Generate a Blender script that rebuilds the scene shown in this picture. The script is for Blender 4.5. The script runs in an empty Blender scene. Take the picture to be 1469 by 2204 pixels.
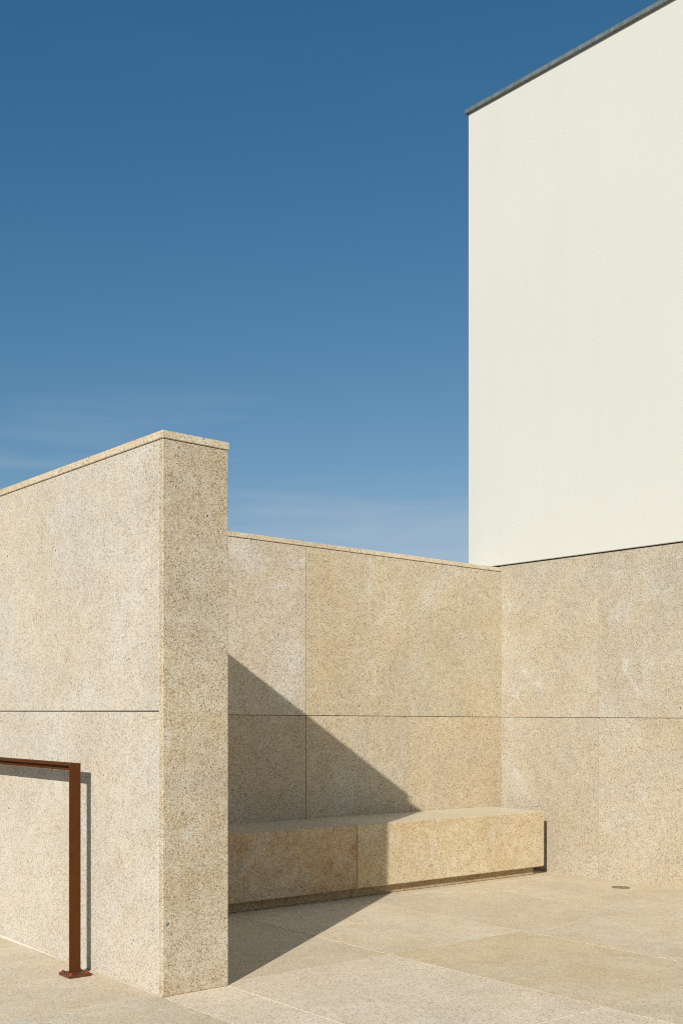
import bpy, bmesh, math, random
from mathutils import Vector, Matrix
random.seed(11)
SC = bpy.context.scene
COL = SC.collection

# ---------------------------------------------------------------- site frame
# a runs along the bench wall, b runs along the handrail wall, z up.
# The whole court falls 0.9 % along a (drainage fall; courses follow it).
TA = math.radians(50.04)
AX = Vector((math.sin(TA), math.cos(TA), 0.0))
BX = Vector((-math.cos(TA), math.sin(TA), 0.0))
ORG = Vector((-0.748, 4.710, 0.0))          # foot of the tall wall's corner
FALL = 0.00903
def W(a, b, z):
    p = ORG + AX * a + BX * b
    return Vector((p.x, p.y, z - FALL * a))

# ---------------------------------------------------------------- camera
cam = bpy.data.cameras.new('camera')
cam.sensor_fit = 'VERTICAL'; cam.sensor_height = 36.0
cam.lens = 39.49; cam.shift_y = 0.1946
cam.clip_start = 0.05; cam.clip_end = 2000
co = bpy.data.objects.new('camera', cam); COL.objects.link(co)
co.location = (0, 0, 1.2); co.rotation_euler = (math.radians(90), 0, 0)
SC.camera = co

# ---------------------------------------------------------------- sky, sun, exposure
SUN_DIR = (AX + BX * 0.64 + Vector((0, 0, -0.618))).normalized()   # travel direction
SUN_EL = math.asin(-SUN_DIR.z)
SUN_ROT = math.atan2(-SUN_DIR.x, -SUN_DIR.y) % (2 * math.pi)
SKY_STRENGTH = 0.085
world = bpy.data.worlds.new('World'); SC.world = world; world.use_nodes = True
wt = world.node_tree; wt.nodes.clear()
def wn(t, **k):
    n = wt.nodes.new(t)
    for a, v in k.items(): setattr(n, a, v)
    return n
sky = wn('ShaderNodeTexSky', sky_type='NISHITA', sun_disc=False, sun_elevation=SUN_EL,
         sun_rotation=SUN_ROT, altitude=0.0, air_density=1.0, dust_density=0.0, ozone_density=3.0)
bg = wn('ShaderNodeBackground'); bg.inputs['Strength'].default_value = SKY_STRENGTH
out = wn('ShaderNodeOutputWorld')
# thin cirrus streaks, all round the sky, strongest low down
tc = wn('ShaderNodeTexCoord')
mp = wn('ShaderNodeMapping'); mp.inputs['Scale'].default_value = (2.6, 2.6, 24.0)
mp.inputs['Rotation'].default_value = (math.radians(4), math.radians(-9), 0)
mp.inputs['Location'].default_value = (2.02, 9.93, -11.12)
nz = wn('ShaderNodeTexNoise'); nz.inputs['Scale'].default_value = 1.0
nz.inputs['Detail'].default_value = 5; nz.inputs['Roughness'].default_value = 0.55
rp = wn('ShaderNodeMapRange'); rp.inputs['From Min'].default_value = 0.57; rp.inputs['From Max'].default_value = 0.70
rp.inputs['To Max'].default_value = 0.42
mixc = wn('ShaderNodeMix', data_type='RGBA'); mixc.inputs['B'].default_value = (5.6, 6.3, 7.0, 1)
L = wt.links.new
L(tc.outputs['Generated'], mp.inputs['Vector']); L(mp.outputs[0], nz.inputs['Vector'])
L(nz.outputs['Fac'], rp.inputs['Value'])
sz = wn('ShaderNodeSeparateXYZ'); L(tc.outputs['Generated'], sz.inputs[0])
hf = wn('ShaderNodeMapRange'); hf.inputs['From Min'].default_value = 0.08; hf.inputs['From Max'].default_value = 0.30
hf.inputs['To Min'].default_value = 1.0; hf.inputs['To Max'].default_value = 0.03
L(sz.outputs[2], hf.inputs['Value'])
fm = wn('ShaderNodeMath', operation='MULTIPLY'); L(rp.outputs[0], fm.inputs[0]); L(hf.outputs[0], fm.inputs[1])
L(fm.outputs[0], mixc.inputs['Factor'])
# film response of the blue sky: even grade of the whole dome, channel by channel
sep = wn('ShaderNodeSeparateColor'); cmb = wn('ShaderNodeCombineColor')
def wm(op, a, b):
    n = wn('ShaderNodeMath', operation=op)
    for i, v in enumerate((a, b)):
        if isinstance(v, bpy.types.NodeSocket): L(v, n.inputs[i])
        else: n.inputs[i].default_value = v
    return n.outputs[0]
L(sky.outputs[0], sep.inputs[0])
L(wm('MINIMUM', wm('MULTIPLY', wm('POWER', sep.outputs[0], 1.54), 0.41), wm('MULTIPLY', sep.outputs[0], 0.9)), cmb.inputs[0])
L(wm('MULTIPLY', wm('POWER', sep.outputs[1], 0.95), 0.90), cmb.inputs[1])
L(wm('MULTIPLY', wm('POWER', sep.outputs[2], 0.79), 1.26), cmb.inputs[2])
L(cmb.outputs[0], mixc.inputs['A']); L(mixc.outputs['Result'], bg.inputs['Color']); L(bg.outputs[0], out.inputs[0])

sun = bpy.data.lights.new('sun', 'SUN'); sun.energy = 5.0; sun.angle = math.radians(0.5)
sun.color = (1.0, 0.95, 0.86)
so = bpy.data.objects.new('sun', sun); COL.objects.link(so)
so.rotation_euler = SUN_DIR.to_track_quat('-Z', 'Y').to_euler(); so.location = (-4, -12, 9)

SC.view_settings.view_transform = 'Standard'; SC.view_settings.look = 'None'
SC.view_settings.exposure = 0.0; SC.view_settings.gamma = 1.0
SC.view_settings.use_curve_mapping = False
SC.cycles.use_denoising = False
SC.cycles.use_adaptive_sampling = False
SC.cycles.max_bounces = 6
SC.cycles.filter_width = 1.1

# ---------------------------------------------------------------- materials
class NT:
    def __init__(s, name):
        s.m = bpy.data.materials.new(name); s.m.use_nodes = True
        s.t = s.m.node_tree; s.b = s.t.nodes['Principled BSDF']
    def n(s, t, ins=None, **k):
        x = s.t.nodes.new(t)
        for a, v in k.items(): setattr(x, a, v)
        for a, v in (ins or {}).items():
            if isinstance(v, bpy.types.NodeSocket): s.t.links.new(v, x.inputs[a])
            else: x.inputs[a].default_value = v
        return x
    def math(s, op, a, b=0.0, clamp=False):
        x = s.n('ShaderNodeMath', {0: a, 1: b}, operation=op, use_clamp=clamp); return x.outputs[0]
    def mix(s, f, a, b, mode='MIX'):
        x = s.n('ShaderNodeMix', {'Factor': f, 'A': a, 'B': b}, data_type='RGBA', blend_type=mode, clamp_factor=True)
        return x.outputs['Result']
    def rng(s, v, a, b, c=0.0, d=1.0):
        return s.n('ShaderNodeMapRange', {'Value': v, 'From Min': a, 'From Max': b, 'To Min': c, 'To Max': d}).outputs[0]

def c4(c): return (c[0], c[1], c[2], 1.0)

def granite(name, base, warm, pale, dark, grain=150.0, speck=0.5, mottle=0.5, veins=0.35, spots=0.5,
            tone=0.06, bump=0.35, seed=0.0, rough=0.88, sparkle=0.3, patchcol=None, gain=(1, 1, 1), spec=0.25):
    """Grainy yellow granite: mineral grains, drifting ochre clouds, pale veins, dark mica knots."""
    g = NT(name)
    tc = g.n('ShaderNodeTexCoord'); oi = g.n('ShaderNodeObjectInfo')
    off = g.n('ShaderNodeCombineXYZ', {0: g.math('MULTIPLY', oi.outputs['Random'], 37.0),
                                       1: g.math('MULTIPLY', oi.outputs['Random'], 91.0), 2: seed})
    co = g.n('ShaderNodeVectorMath', {0: tc.outputs['Object'], 1: off.outputs[0]}, operation='ADD').outputs[0]
    # slightly irregular grains
    wob = g.n('ShaderNodeTexNoise', {'Vector': co, 'Scale': grain * 0.6, 'Detail': 1.0})
    wv = g.n('ShaderNodeVectorMath', {0: wob.outputs['Color'], 'Scale': 0.6 / grain}, operation='SCALE').outputs[0]
    gc = g.n('ShaderNodeVectorMath', {0: co, 1: wv}, operation='ADD').outputs[0]
    v1 = g.n('ShaderNodeTexVoronoi', {'Vector': gc, 'Scale': grain}, feature='F1')
    r1 = g.n('ShaderNodeSeparateColor', {0: v1.outputs['Color']})
    v2 = g.n('ShaderNodeTexVoronoi', {'Vector': gc, 'Scale': grain * 0.74}, feature='F1')
    r2 = g.n('ShaderNodeSeparateColor', {0: v2.outputs['Color']})
    # clouds
    n1 = g.n('ShaderNodeTexNoise', {'Vector': co, 'Scale': 3.2, 'Detail': 6.0, 'Roughness': 0.62, 'Distortion': 0.6})
    n2 = g.n('ShaderNodeTexNoise', {'Vector': co, 'Scale': 14.0, 'Detail': 5.0, 'Roughness': 0.65})
    n3 = g.n('ShaderNodeTexNoise', {'Vector': co, 'Scale': 1.3, 'Detail': 5.0, 'Roughness': 0.55, 'Distortion': 1.4})
    col = g.mix(g.math('MULTIPLY', g.rng(n1.outputs['Fac'], 0.38, 0.68), mottle), c4(base), c4(warm))
    col = g.mix(g.math('MULTIPLY', g.rng(n2.outputs['Fac'], 0.50, 0.72), mottle * 0.7), col, c4(patchcol or warm))
    col = g.mix(g.math('MULTIPLY', g.rng(n2.outputs['Fac'], 0.48, 0.30), mottle * 0.55), col, c4(pale))
    # pale diagonal veins / scars
    D = (AX + BX + Vector((0, 0, 0.95))).normalized()
    al = g.n('ShaderNodeVectorMath', {0: co, 1: tuple(D)}, operation='DOT_PRODUCT').outputs['Value']
    av = g.n('ShaderNodeVectorMath', {0: tuple(D), 'Scale': g.math('MULTIPLY', al, -0.80)}, operation='SCALE').outputs[0]
    vc_ = g.n('ShaderNodeVectorMath', {0: co, 1: av}, operation='ADD').outputs[0]
    n4 = g.n('ShaderNodeTexNoise', {'Vector': vc_, 'Scale': 4.2, 'Detail': 6.0, 'Roughness': 0.62, 'Distortion': 0.9})
    n5 = g.n('ShaderNodeTexNoise', {'Vector': vc_, 'Scale': 1.7, 'Detail': 4.0, 'Roughness': 0.6, 'Distortion': 0.5})
    vein = g.math('MULTIPLY', g.math('ADD', g.math('MULTIPLY', g.rng(n4.outputs['Fac'], 0.62, 0.72), 0.8),
                  g.math('MULTIPLY', g.rng(n5.outputs['Fac'], 0.54, 0.70), 0.55)), veins)
    col = g.mix(vein, col, c4(pale))
    # thin wandering quartz lines, broken up
    n6 = g.n('ShaderNodeTexNoise', {'Vector': vc_, 'Scale': 2.1, 'Detail': 3.0, 'Roughness': 0.5, 'Distortion': 0.7})
    line = g.rng(g.math('ABSOLUTE', g.math('SUBTRACT', n6.outputs['Fac'], 0.54)), 0.014, 0.002)
    line = g.math('MULTIPLY', g.math('MULTIPLY', line, g.rng(n2.outputs['Fac'], 0.42, 0.58)), g.rng(n1.outputs['Fac'], 0.50, 0.60, 0.0, veins * 0.75))
    col = g.mix(line, col, c4([min(0.8, x * 1.06) for x in pale]))
    # mineral grains
    lg = g.math('MULTIPLY', g.rng(r1.outputs[0], 0.72, 0.98), sparkle)
    col = g.mix(lg, col, c4([min(0.86, x * 1.15 + .03) for x in pale]))
    wg = g.math('MULTIPLY', g.rng(r2.outputs[1], 0.60, 1.0), 0.55 * speck)
    col = g.mix(wg, col, c4([w * k for w, k in zip(warm, (0.92, 0.76, 0.58))]))
    dg = g.math('MULTIPLY', g.rng(r1.outputs[2], 0.66, 0.92), speck)
    dg = g.math('MULTIPLY', dg, g.rng(n2.outputs['Fac'], 0.28, 0.62, 0.55, 1.25))
    col = g.mix(dg, col, c4(dark))
    dg2 = g.math('MULTIPLY', g.rng(r2.outputs[0], 0.84, 0.97), speck * 0.8)
    col = g.mix(dg2, col, c4([d * 0.7 for d in dark]))
    # rare dark mica knots with a pale rim
    v3 = g.n('ShaderNodeTexVoronoi', {'Vector': gc, 'Scale': 14.0}, feature='F1')
    r3 = g.n('ShaderNodeSeparateColor', {0: v3.outputs['Color']})
    kd = g.math('ADD', v3.outputs['Distance'], g.math('MULTIPLY', g.math('SUBTRACT', wob.outputs['Fac'], 0.5), 0.22))
    on = g.math('GREATER_THAN', r3.outputs[0], 1.0 - 0.55 * spots)
    rad = g.math('MULTIPLY', g.math('POWER', r3.outputs[1], 4.0), 0.09)
    rim = g.math('MULTIPLY', on, g.rng(g.math('SUBTRACT', kd, rad), 0.22, 0.06, 0.0, 0.4))
    col = g.mix(rim, col, c4(pale))
    knot = g.math('MULTIPLY', on, g.rng(g.math('SUBTRACT', kd, rad), 0.030, 0.0))
    col = g.mix(g.math('MULTIPLY', knot, 0.85), col, (0.055, 0.045, 0.036, 1))
    # each stone has its own tone
    ton = g.rng(oi.outputs['Random'], 0, 1, 1 - tone, 1 + tone)
    big = g.rng(n3.outputs['Fac'], 0.3, 0.7, 0.93, 1.06)
    hv = g.n('ShaderNodeHueSaturation', {'Color': col, 'Value': g.math('MULTIPLY', ton, big),
             'Saturation': g.rng(n3.outputs['Color'], 0.3, 0.7, 0.9, 1.08)})
    fin = g.mix(1.0, hv.outputs[0], c4(gain), 'MULTIPLY')
    fin = g.mix(1.0, fin, oi.outputs['Color'], 'MULTIPLY')      # stone-by-stone tint
    g.t.links.new(fin, g.b.inputs['Base Color'])
    g.b.inputs['Roughness'].default_value = rough
    g.b.inputs['Specular IOR Level'].default_value = spec
    hgt = g.math('ADD', g.math('MULTIPLY', r1.outputs[1], 0.5), g.math('MULTIPLY', wob.outputs['Fac'], 0.8))
    hgt = g.math('SUBTRACT', hgt, g.math('MULTIPLY', knot, 1.5))
    bp = g.n('ShaderNodeBump', {'Height': hgt, 'Strength': bump, 'Distance': 0.0022})
    g.t.links.new(bp.outputs[0], g.b.inputs['Normal'])
    return g.m

M = {}
M['face'] = granite('granite_pale', (0.60, 0.485, 0.335), (0.56, 0.41, 0.235), (0.66, 0.58, 0.46), (0.17, 0.135, 0.10),
                    grain=240, speck=0.56, mottle=0.45, veins=0.45, spots=0.6, tone=0.02, seed=3.0, gain=(0.945, 1.056, 1.256))
M['end'] = granite('granite_salt_pepper', (0.60, 0.50, 0.345), (0.50, 0.36, 0.19), (0.66, 0.62, 0.50), (0.10, 0.085, 0.065),
                   grain=300, speck=0.7, mottle=0.7, veins=0.5, spots=0.55, tone=0.02, bump=0.5, seed=7.0, gain=(0.922, 0.96, 1.022), sparkle=0.5)
M['back'] = granite('granite_yellow', (0.54, 0.41, 0.245), (0.50, 0.345, 0.175), (0.62, 0.53, 0.39), (0.15, 0.115, 0.075),
                    grain=225, speck=0.68, mottle=0.34, veins=1.0, spots=0.6, tone=0.05, seed=12.0, gain=(1.048, 1.18, 1.406))
M['right'] = granite('granite_beige', (0.49, 0.375, 0.235), (0.45, 0.31, 0.165), (0.56, 0.47, 0.34), (0.15, 0.115, 0.08),
                     grain=225, speck=0.64, mottle=0.42, veins=1.1, spots=0.65, tone=0.03, seed=21.0, gain=(0.989, 1.142, 1.383))
M['bench'] = granite('granite_rough_bench', (0.60, 0.43, 0.225), (0.50, 0.31, 0.125), (0.62, 0.53, 0.37), (0.13, 0.09, 0.05),
                     grain=250, speck=0.66, mottle=0.65, veins=0.4, spots=0.7, tone=0.04, bump=0.6, seed=30.0, gain=(1.062, 1.22, 1.5))
M['bench_rust'] = granite('granite_rusty_bench', (0.60, 0.43, 0.225), (0.50, 0.31, 0.125), (0.62, 0.53, 0.37), (0.13, 0.09, 0.05),
                     grain=250, speck=0.66, mottle=1.0, patchcol=(0.40, 0.215, 0.085), veins=0.7, spots=0.7, tone=0.04, bump=0.6, seed=36.0, gain=(1.062, 1.22, 1.5))
M['bench_top'] = granite('granite_honed_top', (0.55, 0.45, 0.31), (0.52, 0.40, 0.25), (0.60, 0.53, 0.42), (0.22, 0.18, 0.13),
                         grain=230, speck=0.3, mottle=0.3, veins=0.2, spots=0.1, tone=0.02, bump=0.15, seed=33.0, rough=0.38, spec=0.5, gain=(1.175, 1.305, 1.444))
M['cope'] = granite('granite_coping', (0.57, 0.45, 0.29), (0.50, 0.34, 0.165), (0.62, 0.54, 0.42), (0.12, 0.095, 0.06),
                    grain=240, speck=0.55, mottle=0.6, veins=0.3, spots=0.3, tone=0.05, bump=0.5, seed=41.0, gain=(1.143, 1.243, 1.42))
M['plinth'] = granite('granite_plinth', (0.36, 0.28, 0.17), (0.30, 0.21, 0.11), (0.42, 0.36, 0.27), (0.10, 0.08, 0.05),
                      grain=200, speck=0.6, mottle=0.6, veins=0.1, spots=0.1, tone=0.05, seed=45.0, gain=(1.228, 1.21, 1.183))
M['pave'] = granite('granite_paving', (0.58, 0.48, 0.325), (0.54, 0.41, 0.245), (0.64, 0.57, 0.455), (0.17, 0.135, 0.095),
                    grain=240, speck=0.48, mottle=0.6, veins=0.6, spots=0.25, tone=0.045, bump=0.3, seed=52.0, gain=(1.188, 1.242, 1.324))
M['pave_pale'] = granite('granite_paving_pale', (0.61, 0.53, 0.405), (0.56, 0.46, 0.31), (0.67, 0.62, 0.52), (0.15, 0.13, 0.10),
                    grain=235, speck=0.52, mottle=0.5, veins=0.5, spots=0.3, tone=0.02, bump=0.3, seed=58.0, gain=(1.29, 1.286, 1.301))
M['pave_dun'] = granite('granite_paving_dun', (0.52, 0.41, 0.255), (0.47, 0.34, 0.185), (0.57, 0.48, 0.345), (0.16, 0.125, 0.08),
                    grain=240, speck=0.45, mottle=0.6, veins=0.3, spots=0.2, tone=0.02, bump=0.3, seed=63.0, gain=(1.282, 1.354, 1.46))
M['grit'] = granite('earth_gravel', (0.24, 0.205, 0.15), (0.22, 0.175, 0.11), (0.30, 0.26, 0.20), (0.10, 0.08, 0.06),
                    grain=90, speck=0.5, mottle=0.6, veins=0.2, spots=0.2, tone=0.0, seed=70.0)

def stucco():
    g = NT('white_render')
    tc = g.n('ShaderNodeTexCoord'); co = tc.outputs['Object']
    n1 = g.n('ShaderNodeTexNoise', {'Vector': co, 'Scale': 0.55, 'Detail': 4.0, 'Roughness': 0.55})
    n2 = g.n('ShaderNodeTexNoise', {'Vector': co, 'Scale': 55.0, 'Detail': 3.0, 'Roughness': 0.7})
    sm = g.n('ShaderNodeMapping', {'Vector': co, 'Scale': (5.0, 5.0, 0.35)})
    n4 = g.n('ShaderNodeTexNoise', {'Vector': sm.outputs[0], 'Scale': 1.0, 'Detail': 5.0})
    n3 = g.n('ShaderNodeTexNoise', {'Vector': co, 'Scale': 130.0, 'Detail': 2.0, 'Roughness': 0.6})
    col = g.mix(g.rng(n1.outputs['Fac'], 0.35, 0.65), (0.585, 0.584, 0.537, 1), (0.566, 0.566, 0.522, 1))
    col = g.mix(g.rng(n4.outputs['Fac'], 0.5, 0.8, 0, 0.22), col, (0.525, 0.525, 0.482, 1))
    col = g.mix(g.rng(n3.outputs['Fac'], 0.55, 0.75, 0, 0.18), col, (0.42, 0.41, 0.36, 1))
    v = g.n('ShaderNodeTexVoronoi', {'Vector': co, 'Scale': 2.3})
    r = g.n('ShaderNodeSeparateColor', {0: v.outputs['Color']})
    sp = g.math('MULTIPLY', g.math('GREATER_THAN', r.outputs[0], 0.72), g.rng(v.outputs['Distance'], 0.022, 0.010))
    col = g.mix(g.math('MULTIPLY', sp, 0.2), col, (0.30, 0.28, 0.24, 1))
    g.t.links.new(col, g.b.inputs['Base Color'])
    g.b.inputs['Roughness'].default_value = 0.92; g.b.inputs['Specular IOR Level'].default_value = 0.2
    h = g.math('ADD', n3.outputs['Fac'], g.math('MULTIPLY', n2.outputs['Fac'], 0.8))
    bp = g.n('ShaderNodeBump', {'Height': h, 'Strength': 0.4, 'Distance': 0.003})
    g.t.links.new(bp.outputs[0], g.b.inputs['Normal'])
    return g.m
M['white'] = stucco()

def metal_cap():
    g = NT('weathered_zinc')
    tc = g.n('ShaderNodeTexCoord'); oi = g.n('ShaderNodeObjectInfo')
    sm = g.n('ShaderNodeMapping', {'Vector': tc.outputs['Object'], 'Scale': (22.0, 22.0, 3.0)})
    n = g.n('ShaderNodeTexNoise', {'Vector': sm.outputs[0], 'Scale': 1.0, 'Detail': 6.0, 'Roughness': 0.7})
    n2 = g.n('ShaderNodeTexNoise', {'Vector': tc.outputs['Object'], 'Scale': 40.0, 'Detail': 4.0})
    col = g.mix(g.rng(n.outputs['Fac'], 0.35, 0.68), (0.125, 0.155, 0.16, 1), (0.205, 0.245, 0.25, 1))
    col = g.mix(g.rng(n2.outputs['Fac'], 0.58, 0.75, 0, 0.3), col, (0.22, 0.18, 0.15, 1))
    hv = g.n('ShaderNodeHueSaturation', {'Color': col, 'Value': g.rng(oi.outputs['Random'], 0, 1, 0.8, 1.15)})
    g.t.links.new(hv.outputs[0], g.b.inputs['Base Color'])
    g.b.inputs['Metallic'].default_value = 0.25; g.b.inputs['Roughness'].default_value = 0.6
    return g.m
M['zinc'] = metal_cap()

def painted(name, c1, c2, rough=0.45, metallic=0.0, scale=30.0):
    g = NT(name)
    tc = g.n('ShaderNodeTexCoord')
    n = g.n('ShaderNodeTexNoise', {'Vector': tc.outputs['Object'], 'Scale': scale, 'Detail': 5.0, 'Roughness': 0.65})
    n2 = g.n('ShaderNodeTexNoise', {'Vector': tc.outputs['Object'], 'Scale': scale * 8, 'Detail': 2.0})
    col = g.mix(g.rng(n.outputs['Fac'], 0.35, 0.7), c4(c1), c4(c2))
    g.t.links.new(col, g.b.inputs['Base Color'])
    g.t.links.new(g.rng(n.outputs['Fac'], 0.3, 0.7, rough - .08, rough + .12), g.b.inputs['Roughness'])
    g.b.inputs['Metallic'].default_value = metallic; g.b.inputs['Specular IOR Level'].default_value = 0.12
    bp = g.n('ShaderNodeBump', {'Height': n2.outputs['Fac'], 'Strength': 0.15, 'Distance': 0.001})
    g.t.links.new(bp.outputs[0], g.b.inputs['Normal'])
    return g.m
M['rust'] = painted('rust_brown_steel', (0.088, 0.029, 0.0065), (0.074, 0.024, 0.0055), 0.65)
M['bolt'] = painted('orange_rust_bolt', (0.28, 0.066, 0.020), (0.20, 0.042, 0.014), 0.45, scale=90)
M['plate'] = painted('rust_plate_dusty', (0.15, 0.062, 0.034), (0.085, 0.032, 0.014), 0.5, scale=45)
M['profile'] = painted('dark_metal_profile', (0.035, 0.03, 0.026), (0.05, 0.042, 0.036), 0.6)
M['core'] = painted('grey_mortar_core', (0.10, 0.085, 0.065), (0.08, 0.068, 0.052), 0.9)
M['mortar'] = painted('pale_mortar', (0.66, 0.60, 0.49), (0.54, 0.45, 0.33), 0.9, scale=40)
M['joint'] = painted('sandy_joint', (0.17, 0.115, 0.07), (0.30, 0.23, 0.15), 0.95, scale=25)
M['brass'] = painted('dull_bronze_cover', (0.22, 0.185, 0.11), (0.30, 0.26, 0.17), 0.45, 0.35, scale=60)
M['screw'] = painted('bright_screw', (0.55, 0.52, 0.45), (0.5, 0.47, 0.4), 0.3, 0.6)

# ---------------------------------------------------------------- builders
def link(o, parent=None):
    COL.objects.link(o)
    if parent is not None: o.parent = parent; o.matrix_parent_inverse = parent.matrix_world.inverted()
    return o
def tag(o, label=None, cat=None, group=None, kind=None):
    if label: o['label'] = label
    if cat: o['category'] = cat
    if group: o['group'] = group
    if kind: o['kind'] = kind
    return o
def empty(name, loc):
    o = bpy.data.objects.new(name, None); o.location = loc; o.empty_display_size = 0.2
    COL.objects.link(o); bpy.context.view_layer.update(); return o
def block(name, a0, a1, b0, b1, z0, z1, mat, parent=None, bev=0.003, top_mat=None, seg=1, extra=None):
    """one cut stone (or bar) in the site frame, arrises eased by bev"""
    org = W((a0 + a1) / 2, (b0 + b1) / 2, z0)
    bm = bmesh.new()
    vs = [bm.verts.new(W(a, b, z) - org) for z in (z0, z1) for (a, b) in ((a0, b0), (a1, b0), (a1, b1), (a0, b1))]
    for f in ((3, 2, 1, 0), (4, 5, 6, 7), (0, 1, 5, 4), (1, 2, 6, 5), (2, 3, 7, 6), (3, 0, 4, 7)):
        bm.faces.new([vs[i] for i in f])
    bm.normal_update()
    if bev > 0:
        bmesh.ops.bevel(bm, geom=list(bm.edges), offset=bev, segments=seg, affect='EDGES', profile=0.5)
    if extra: extra(bm, org)
    bmesh.ops.recalc_face_normals(bm, faces=list(bm.faces))
    me = bpy.data.meshes.new(name); 
    me.materials.append(mat)
    if top_mat:
        me.materials.append(top_mat)
        for f in bm.faces:
            if f.normal.z > 0.95: f.material_index = 1
    bm.to_mesh(me); bm.free()
    o = bpy.data.objects.new(name, me); o.location = org
    return link(o, parent)

G = 0.0035      # open joint between stones
# ---------------------------------------------------------------- ground and paving
bm = bmesh.new()
R = 160.0
vs = [bm.verts.new(W(a, b, -0.045)) for a, b in ((-R, -R), (R, -R), (R, R), (-R, R))]
bm.faces.new(vs); me = bpy.data.meshes.new('ground'); bm.to_mesh(me); bm.free(); me.materials.append(M['grit'])
tag(link(bpy.data.objects.new('ground', me)), kind='structure')

# joint bed just below the slab tops, one sheet
bm = bmesh.new()
vs = [bm.verts.new(W(a, b, -0.012)) for a, b in ((-7.4, -8.0), (4.36, -8.0), (4.36, 3.9), (-7.4, 3.9))]
bm.faces.new(vs); me = bpy.data.meshes.new('pavement'); bm.to_mesh(me); bm.free(); me.materials.append(M['joint'])
pave = tag(link(bpy.data.objects.new('pavement', me)), kind='structure')
acuts = [-6.0, -5.0, -4.0, -3.0, -2.0, -1.0, 0.0, 0.33, 1.33, 2.33, 3.33, 4.3430]
bcuts = [-7.7, -6.45, -5.15, -3.85, -2.55, -1.25, 0.055, 1.36, 2.66, 3.6]
pale_slabs = {(7, 4), (7, 5), (7, 3), (6, 5), (6, 4), (3, 4), (4, 5)}
dun_slabs = {(8, 5), (9, 4), (2, 6)}
rr = random.Random(5)
for i in range(len(acuts) - 1):
    for j in range(len(bcuts) - 1):
        a0, a1, b0, b1 = acuts[i], acuts[i + 1], bcuts[j], bcuts[j + 1]
        if a0 >= 0 and a1 < 0.4 and b1 > 0.1: continue          # under the tall wall
        mt = M['pave_pale'] if (i, j) in pale_slabs else M['pave_dun'] if (i, j) in dun_slabs else M['pave']
        dz = rr.uniform(-0.0006, 0.0006)
        g = 0.0009
        gl = 0.0019 if abs(a0 - 1.33) < 0.01 else g; gr = 0.0019 if abs(a1 - 1.33) < 0.01 else g
        gb = 0.0022 if abs(b0 + 1.25) < 0.01 and a0 > 1.2 else g
        gt = 0.0022 if abs(b1 + 1.25) < 0.01 and a0 > 1.2 else g
        block('paving_slab', a0 + gl, a1 - gr, b0 + gb, b1 - gt, -0.04, dz, mt, pave, bev=0.0012 if abs(a0) < 0.01 or abs(a0 - 0.33) < 0.01 else 0.0006)

# ---------------------------------------------------------------- tall handrail wall (end + left face)
ZT = 2.380; ZC = 2.3475
tw = empty('granite_wall', W(0.165, 2.0, 0))
tag(tw, 'tall granite wall whose end stands free, beside the brown handrail', 'wall', kind='thing')
LE = 6.0
block('wall_core', 0.032, 0.298, 0.037, LE, 0.0, ZC - 0.0026, M['core'], tw, bev=0)
block('end_stone', 0.0, 0.33, 0.0, 0.035, 0.0, ZC - 0.0026, M['end'], tw, bev=0.003)
bb = 0.0365
while bb < LE:
    b2 = min(bb + 1.98, LE)
    block('stone_panel', 0.0015, 0.030, bb, b2 - G, 0.0012, 1.1980, M['face'], tw, bev=0.0022)
    block('stone_panel', 0.0015, 0.030, bb, b2 - G, 1.2020, ZC - 0.0026, M['face'], tw, bev=0.0022)
    bb = b2
# unseen inner lining, added to place the diagonal shadow on the bench wall
for b0, b1 in ((0.15, 1.08), (1.0835, 2.012)):
    block('stone_panel', 0.301, 0.41, b0, b1, 0.0, 1.190, M['back'], tw)
    block('stone_panel', 0.301, 0.41, b0, b1, 1.1935, ZC - 0.0026, M['back'], tw)
block('stone_panel', 0.301, 0.33, 0.037, 0.148, 0.0, ZC - 0.0026, M['back'], tw)
bb = 0.0
for ln in (1.195, 1.2, 1.2, 1.2, 1.2):
    b0, b1 = bb - (0.004 if bb == 0 else 0), bb + ln - 0.0025
    block('coping_stone', -0.004, 0.334, b0, b1, ZC, ZT, M['cope'], tw, bev=0.0025)
    bb += ln
block('coping_stone', 0.3365, 0.412, 0.15, 1.08, ZC, ZT, M['cope'], tw)  # coping over the added lining, its edge casts that diagonal shadow
block('coping_stone', 0.3365, 0.412, 1.0835, 2.012, ZC, ZT, M['cope'], tw)  # second unseen strip, added for the same shadow edge
# pale mortar fillet at the foot of the wall, where the paving drops away from it
bm = bmesh.new(); org = W(0, 1.0, 0)
prof = [(0.0, 0.0025), (0.3, 0.003), (0.6, 0.0025), (0.95, 0.003), (1.2, 0.007), (1.5, 0.012), (1.9, 0.015), (2.6, 0.016), (4.0, 0.016)]
fr, tp, bk = [], [], []
for b, h in prof:
    fr.append(bm.verts.new(W(-0.006 - h * .4, b, 0.0008) - org)); tp.append(bm.verts.new(W(-0.003, b, h) - org)); bk.append(bm.verts.new(W(0.002, b, h) - org))
for k in range(len(prof) - 1):
    bm.faces.new((fr[k], fr[k + 1], tp[k + 1], tp[k])); bm.faces.new((tp[k], tp[k + 1], bk[k + 1], bk[k]))
bmesh.ops.recalc_face_normals(bm, faces=list(bm.faces))
me = bpy.data.meshes.new('mortar_fillet'); bm.to_mesh(me); bm.free(); me.materials.append(M['mortar'])
o = bpy.data.objects.new('mortar_fillet', me); o.location = org; link(o, tw)

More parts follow.
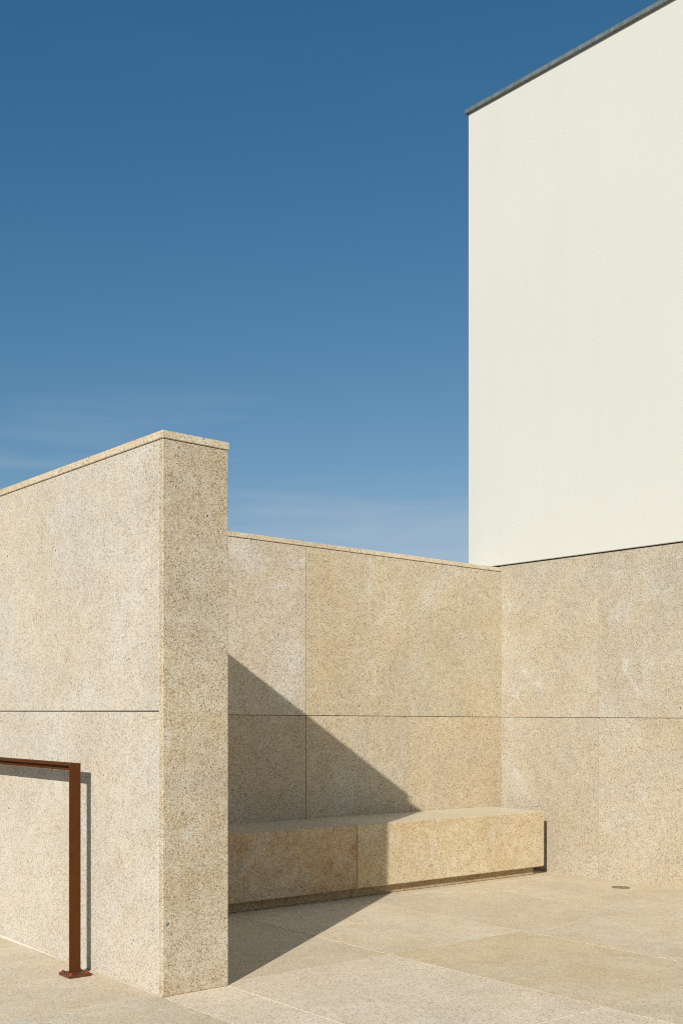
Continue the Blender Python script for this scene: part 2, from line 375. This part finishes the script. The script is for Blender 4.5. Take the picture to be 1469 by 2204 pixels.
# ---------------------------------------------------------------- bench wall
BW = 2.017; AR = 4.342
bw = empty('granite_wall', W(2.4, 2.2, 0))
tag(bw, 'sunlit yellow granite wall behind the bench, between tall wall and white building', 'wall', kind='thing')
block('wall_core', 0.345, AR - 0.003, BW + 0.030, 2.350, 0.0, 2.354, M['core'], bw, bev=0)
vc = [0.413, 1.352, 2.348, 3.344, AR + 0.0008]
for k in range(4):
    a0, a1 = vc[k] + (0.0022 if k == 2 else 0.0013), vc[k + 1] - (0.0022 if k == 1 else 0.0013)
    lo = block('stone_panel', a0, a1, BW, BW + 0.028, 0.0012, 1.1905, M['back'], bw, bev=0.0013)
    up = block('stone_panel', a0, a1, BW, BW + 0.028, 1.1940, 2.3585, M['back'], bw, bev=0.0013)
    lo.color = ((1, 1, 1, 1), (0.97, 0.955, 0.97, 1), (0.98, 0.98, 1.0, 1), (1.02, 0.99, 0.95, 1))[k]
    up.color = ((1, 1, 1, 1), (1.02, 1.035, 1.11, 1), (1.0, 0.985, 0.96, 1), (0.99, 1.0, 1.01, 1))[k]
for a0, a1 in ((0.345, 1.35), (1.352, 2.85), (2.852, AR - 0.001)):
    block('coping_stone', a0, a1, BW - 0.002, 2.378, 2.3625, 2.395, M['cope'], bw, bev=0.003)

# ---------------------------------------------------------------- white building with granite base
wb = empty('white_building', W(AR + 3.0, -1.5, 0))
tag(wb, 'white rendered building with grey metal parapet cap rising above granite base', 'building')
BE, BS, DEP = 2.380, -7.0, 8.0          # far corner, near end, depth
ZG = 2.404; ZWB = 2.4155; ZWT = 6.205
block('base_core', AR + 0.030, AR + DEP - 0.1, BS + 0.1, BE - 0.1, 0.0, ZG, M['core'], wb, bev=0)
rc = [BW + 0.024, 1.060, 0.100, -0.860, -1.82, -2.78, -3.74, -4.70, -5.66, BS + 0.1]
for k in range(len(rc) - 1):
    b1, b0 = rc[k] - 0.0013, rc[k + 1] + 0.0013
    block('stone_panel', AR, AR + 0.028, b0, b1, -0.003, 1.1900, M['right'], wb, bev=0.0012)
    block('stone_panel', AR, AR + 0.028, b0, b1, 1.1932, ZG, M['right'], wb, bev=0.0012)
block('base_profile', AR + 0.012, AR + 0.20, BS + 0.05, BW - 0.001, ZG + 0.0005, ZWB - 0.0005, M['profile'], wb, bev=0)
block('rendered_wall', AR - 0.001, AR + DEP, BS, BE, ZWB, ZWT, M['white'], wb, bev=0.004)
# folded metal parapet caps
cb = BE + 0.018
lens = [0.66, 0.525, 0.30, 0.20] + [1.0] * 7
for k, ln in enumerate(lens):
    b1 = cb; b0 = cb - ln
    block('parapet_cap', AR - 0.026, AR + 0.30, b0 + 0.0012, b1, ZWT - 0.012, ZWT + 0.024, M['zinc'], wb, bev=0.003)
    cb = b0
    if cb < BS: break
block('parapet_cap', AR + 0.302, AR + DEP + 0.03, BE - 0.27, BE + 0.018, ZWT - 0.012, ZWT + 0.024, M['zinc'], wb, bev=0.003)

# ---------------------------------------------------------------- bench
BF = 1.455; BH = 0.480; BL = 0.063
bn = empty('granite_bench', W(2.3, 1.73, 0))
tag(bn, 'long low granite block bench on a recessed plinth against the yellow wall', 'bench')
bl = block('bench_block', 0.413, 2.3285, BF, BW - 0.003, BL, BH, M['bench_rust'], bn, bev=0.006, top_mat=M['bench_top'], seg=2)
block('bench_block', 2.3315, 4.200, BF, BW - 0.003, BL, BH, M['bench'], bn, bev=0.006, top_mat=M['bench_top'], seg=2)
bl.color = (0.94, 0.89, 0.87, 1)
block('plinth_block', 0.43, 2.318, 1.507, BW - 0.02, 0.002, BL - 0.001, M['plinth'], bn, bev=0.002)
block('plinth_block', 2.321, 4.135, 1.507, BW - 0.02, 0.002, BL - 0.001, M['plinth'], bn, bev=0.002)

# ---------------------------------------------------------------- handrail
PB = 0.592; A0, A1 = -0.129, -0.075; AC = (A0 + A1) / 2
hr = empty('handrail', W(AC, 1.9, 0))
tag(hr, 'slim rust brown steel handrail bolted to the paving beside the tall wall', 'handrail')
ZR = 0.963
def base(bc, sgn):
    p = block('base_plate', AC - 0.054, AC + 0.054, bc - 0.052, bc + 0.056, 0.0008, 0.013, M['plate'], hr, bev=0.001)
    for da in (-0.040, 0.040):
        for db in (-0.038, 0.042):
            bm = bmesh.new(); org = W(AC + da, bc + db, 0.013)
            bmesh.ops.create_cone(bm, cap_ends=True, segments=14, radius1=0.0115, radius2=0.0112, depth=0.0016, matrix=Matrix.Translation((0, 0, 0.0008)))
            bmesh.ops.create_cone(bm, cap_ends=True, segments=6, radius1=0.0085, radius2=0.0078, depth=0.0062, matrix=Matrix.Translation((0, 0, 0.0047)) @ Matrix.Rotation(da * 9 + db * 5, 4, 'Z'))
            bmesh.ops.create_cone(bm, cap_ends=True, segments=10, radius1=0.0046, radius2=0.0036, depth=0.0022, matrix=Matrix.Translation((0, 0, 0.0089)))
            me = bpy.data.meshes.new('bolt'); bm.to_mesh(me); bm.free(); me.materials.append(M['bolt'])
            o = bpy.data.objects.new('bolt', me); o.location = org
            bpy.context.view_layer.update(); link(o, p)
    # flat bar post with its narrow web, standing on the plate
    block('post', A0, A1, bc, bc + 0.009, 0.0132, ZR, M['rust'], hr, bev=0.0008)
RE = 4.6
base(PB, 1)
base(RE - 0.06, -1)
block('top_flange', A0, A1, PB + 0.0092, RE - 0.0602, ZR - 0.012, ZR, M['rust'], hr, bev=0.0008)
block('rail_web', AC - 0.006, AC + 0.006, PB + 0.0092, RE - 0.0602, ZR - 0.035, ZR - 0.0122, M['rust'], hr, bev=0.0006)

# ---------------------------------------------------------------- round cover in the paving
da_, db_ = 4.108, 0.692
dc = empty('floor_drain', W(da_, db_, 0.0))
tag(dc, 'small round bronze cover set in the paving at the granite base', 'drain cover')
def disc(name, r0, r1, z0, z1, mat, parent, seg=40):
    bm = bmesh.new(); rings = []
    for (r, z) in ((r1, z0), (r1, z1 - 0.0008), (r1 - 0.001, z1), (r0, z1), (r0, z0)):
        if r <= 0: continue
        rings.append([bm.verts.new((r * math.cos(t * 2 * math.pi / seg), r * math.sin(t * 2 * math.pi / seg), z)) for t in range(seg)])
    for q in range(len(rings) - 1):
        for t in range(seg): bm.faces.new((rings[q][t], rings[q][(t + 1) % seg], rings[q + 1][(t + 1) % seg], rings[q + 1][t]))
    if r0 <= 0: bm.faces.new(rings[-1])
    bmesh.ops.recalc_face_normals(bm, faces=list(bm.faces))
    me = bpy.data.meshes.new(name); bm.to_mesh(me); bm.free(); me.materials.append(mat)
    o = bpy.data.objects.new(name, me); o.location = W(da_, db_, 0.0)
    return link(o, parent)
disc('rim', 0.047, 0.0635, 0.0, 0.0035, M['brass'], dc)
disc('cover', 0.0, 0.0455, 0.0, 0.0030, M['brass'], dc)
for t in (-2.2, 0.95):
    bm = bmesh.new()
    bmesh.ops.create_cone(bm, cap_ends=True, segments=12, radius1=0.006, radius2=0.005, depth=0.002)
    me = bpy.data.meshes.new('screw'); bm.to_mesh(me); bm.free(); me.materials.append(M['screw'])
    o = bpy.data.objects.new('screw', me); p = W(da_, db_, 0.0); o.location = p + Vector((0.055 * math.cos(t), 0.055 * math.sin(t), 0.0045))
    link(o, dc)
